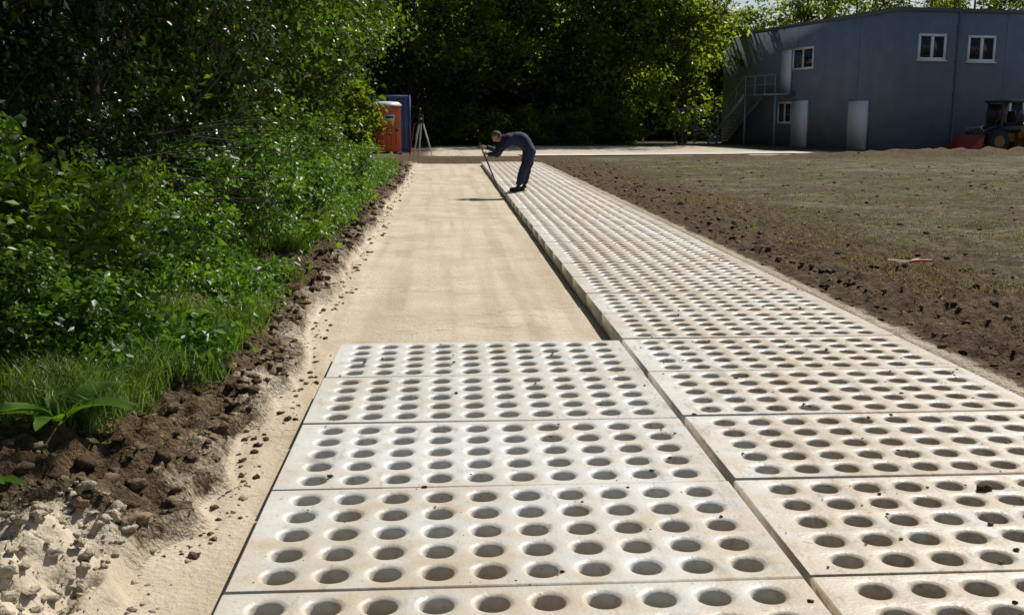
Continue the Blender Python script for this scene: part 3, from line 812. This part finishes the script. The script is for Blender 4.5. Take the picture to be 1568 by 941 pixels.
def headfn(v):
    x, y, z = v[:,0].copy(), v[:,1].copy(), v[:,2].copy()
    jaw = np.clip(-z/.12, 0, 1)
    y *= 1-.28*jaw; x = np.where(x < 0, x*(1-.35*jaw), x*(1-.05*jaw))
    fr = np.clip(x/.09, 0, 1)
    x += .006*np.exp(-((z-.03)/.012)**2)*fr*np.exp(-(y/.045)**2)
    x -= .010*fr*(np.exp(-((y-.03)/.014)**2)+np.exp(-((y+.03)/.014)**2))*np.exp(-((z-.008)/.013)**2)
    x += .026*fr*np.exp(-(y/.010)**2)*np.exp(-((z+.022)/.015)**2)+.012*fr*np.exp(-(y/.008)**2)*np.exp(-((z+.002)/.02)**2)
    x += .006*fr*np.exp(-(y/.022)**2)*np.exp(-((z+.055)/.010)**2)
    x += .010*fr*np.exp(-(y/.02)**2)*np.exp(-((z+.098)/.014)**2)
    return np.stack([x,y,z],1)
a = Acc(); sphere(a, (0,0,0), (.103,.083,.126), 48, 40, 0, headfn, HM)
for s in (-1,1):
    sphere(a, (-.008,s*.083,-.005), (.02,.009,.032), 12, 8, 0, None, HM)
a.obj('head', [M_skin], Wk, smooth=True)
def hairfn(v):
    v = v.copy(); x, y, z = v[:,0], v[:,1], v[:,2]
    cut = np.where(x > 0.02, .05, np.where(x > -.03, .02, -.055))
    k_ = z < cut
    v[k_] = v[k_]*.86
    v += .003*np.sin(v*190)
    return v
a = Acc(); sphere(a, (-.006,0,.008), (.108,.091,.130), 40, 36, 0, hairfn, HM); a.obj('hair', [M_hair], Wk, smooth=True)
a = Acc()
for s in (-1,1): sphere(a, (.088,s*.030,.008), (.009,.012,.007), 10, 8, 0, None, HM)
a.obj('eyes', [M_white], Wk, smooth=True)
a = Acc()
for s in (-1,1): sphere(a, (.0955,s*.030,.008), (.003,.006,.006), 8, 6, 0, None, HM)
for s in (-1,1): box(a, (.096,s*.030-.016,.027), (.106,s*.030+.016,.033), 0, HM)
a.obj('pupils_and_brows', [M_hair], Wk)
a = Acc(); box(a, (.090,-.022,-.060), (.104,.022,-.054), 0, HM); a.obj('mouth', [simple('lips', (.25,.09,.07), .5)], Wk)
skin_obj('neck', [(-.26,0,1.13),(-.33,0,1.145),(-.40,0,1.165)], [(0,1),(1,2)], [.068,.064,.060], M_skin, Wk)
a = Acc(); tube(a, [(-.285,0,1.130),(-.335,0,1.146)], [.095,.082], 16, 0, False); a.obj('collar', [M_navy], Wk, smooth=True)
BT = np.array([-.80,0,1.03]); BB = np.array([-.33,0,-.115]); bd = (BB-BT)/np.linalg.norm(BB-BT)
a = Acc(); tube(a, [BT, BB], .017, 10); tube(a, [BT+[-.0,-.06,.0], BT+[0,.06,0]], .018, 8)
box(a, tuple(BB+[-.04,-.02,-.012]), tuple(BB+[.06,.02,.004])); a.obj('pry_bar', [M_bar], Wk)
def hand(wrist, zt, sgn):
    bp = BT+bd*((BT[2]-zt)/abs(bd[2]))
    wrist = np.array(wrist)
    av = bp-wrist; av -= bd*np.dot(av, bd); av /= np.linalg.norm(av); nv = np.cross(bd, av)*sgn
    V = [wrist-av*.02, wrist]; E = [(0,1)]; rd = [.032,.030]
    Ls = [.9,1.05,1.0,.8]
    for i in range(4):
        o = bd*(i-1.5)*.022*-1; l = Ls[i]
        pts = [bp-av*.040+nv*.026+o, bp-av*.008+nv*.032*l+o, bp+av*.024+nv*.022*l+o, bp+av*.028*l-nv*.008+o]
        s = len(V); V += pts; rd += [.0125,.0095,.0088,.0078]; E += [(1,s),(s,s+1),(s+1,s+2),(s+2,s+3)]
    s = len(V); V += [wrist+(bp-wrist)*.45-bd*.03-nv*.012, bp-av*.022-nv*.024-bd*.042, bp+av*.012-nv*.024-bd*.036]; rd += [.016,.011,.009]
    E += [(1,s),(s,s+1),(s+1,s+2)]
    skin_obj('hand', V, E, rd, M_skin, Wk, 1, 2)
hand((-.615,-.07,.805), .80, 1)
hand((-.665,.07,.945), .94, -1)

# ------------------------------------------------------------------ light
el, az = math.radians(48), math.radians(41)
w = bpy.data.worlds.new('World'); scene.world = w; w.use_nodes = True
nt = w.node_tree; bgN = nt.nodes['Background']
sky = nt.nodes.new('ShaderNodeTexSky'); sky.sky_type = 'NISHITA'; sky.sun_disc = False
sky.sun_elevation = el; sky.sun_rotation = az
nt.links.new(sky.outputs[0], bgN.inputs[0]); bgN.inputs[1].default_value = .075
sd = bpy.data.lights.new('sun', 'SUN'); sd.energy = 5.0; sd.angle = math.radians(.5); sd.color = (1, .965, .91)
so = bpy.data.objects.new('sun', sd); scene.collection.objects.link(so)
dv = Vector((math.sin(az)*math.cos(el), math.cos(az)*math.cos(el), math.sin(el)))
so.rotation_euler = dv.to_track_quat('Z', 'Y').to_euler(); so.location = (30, 30, 60)

# ------------------------------------------------------------------ camera
cd = bpy.data.cameras.new('camera'); co = bpy.data.objects.new('camera', cd); scene.collection.objects.link(co)
cd.sensor_width = 36; cd.lens = 36.73; cd.clip_end = 3000; cd.clip_start = .05
co.location = (0, 0, 1.58); co.rotation_euler = (math.radians(90-10.28), 0, math.radians(-3.55))
scene.camera = co
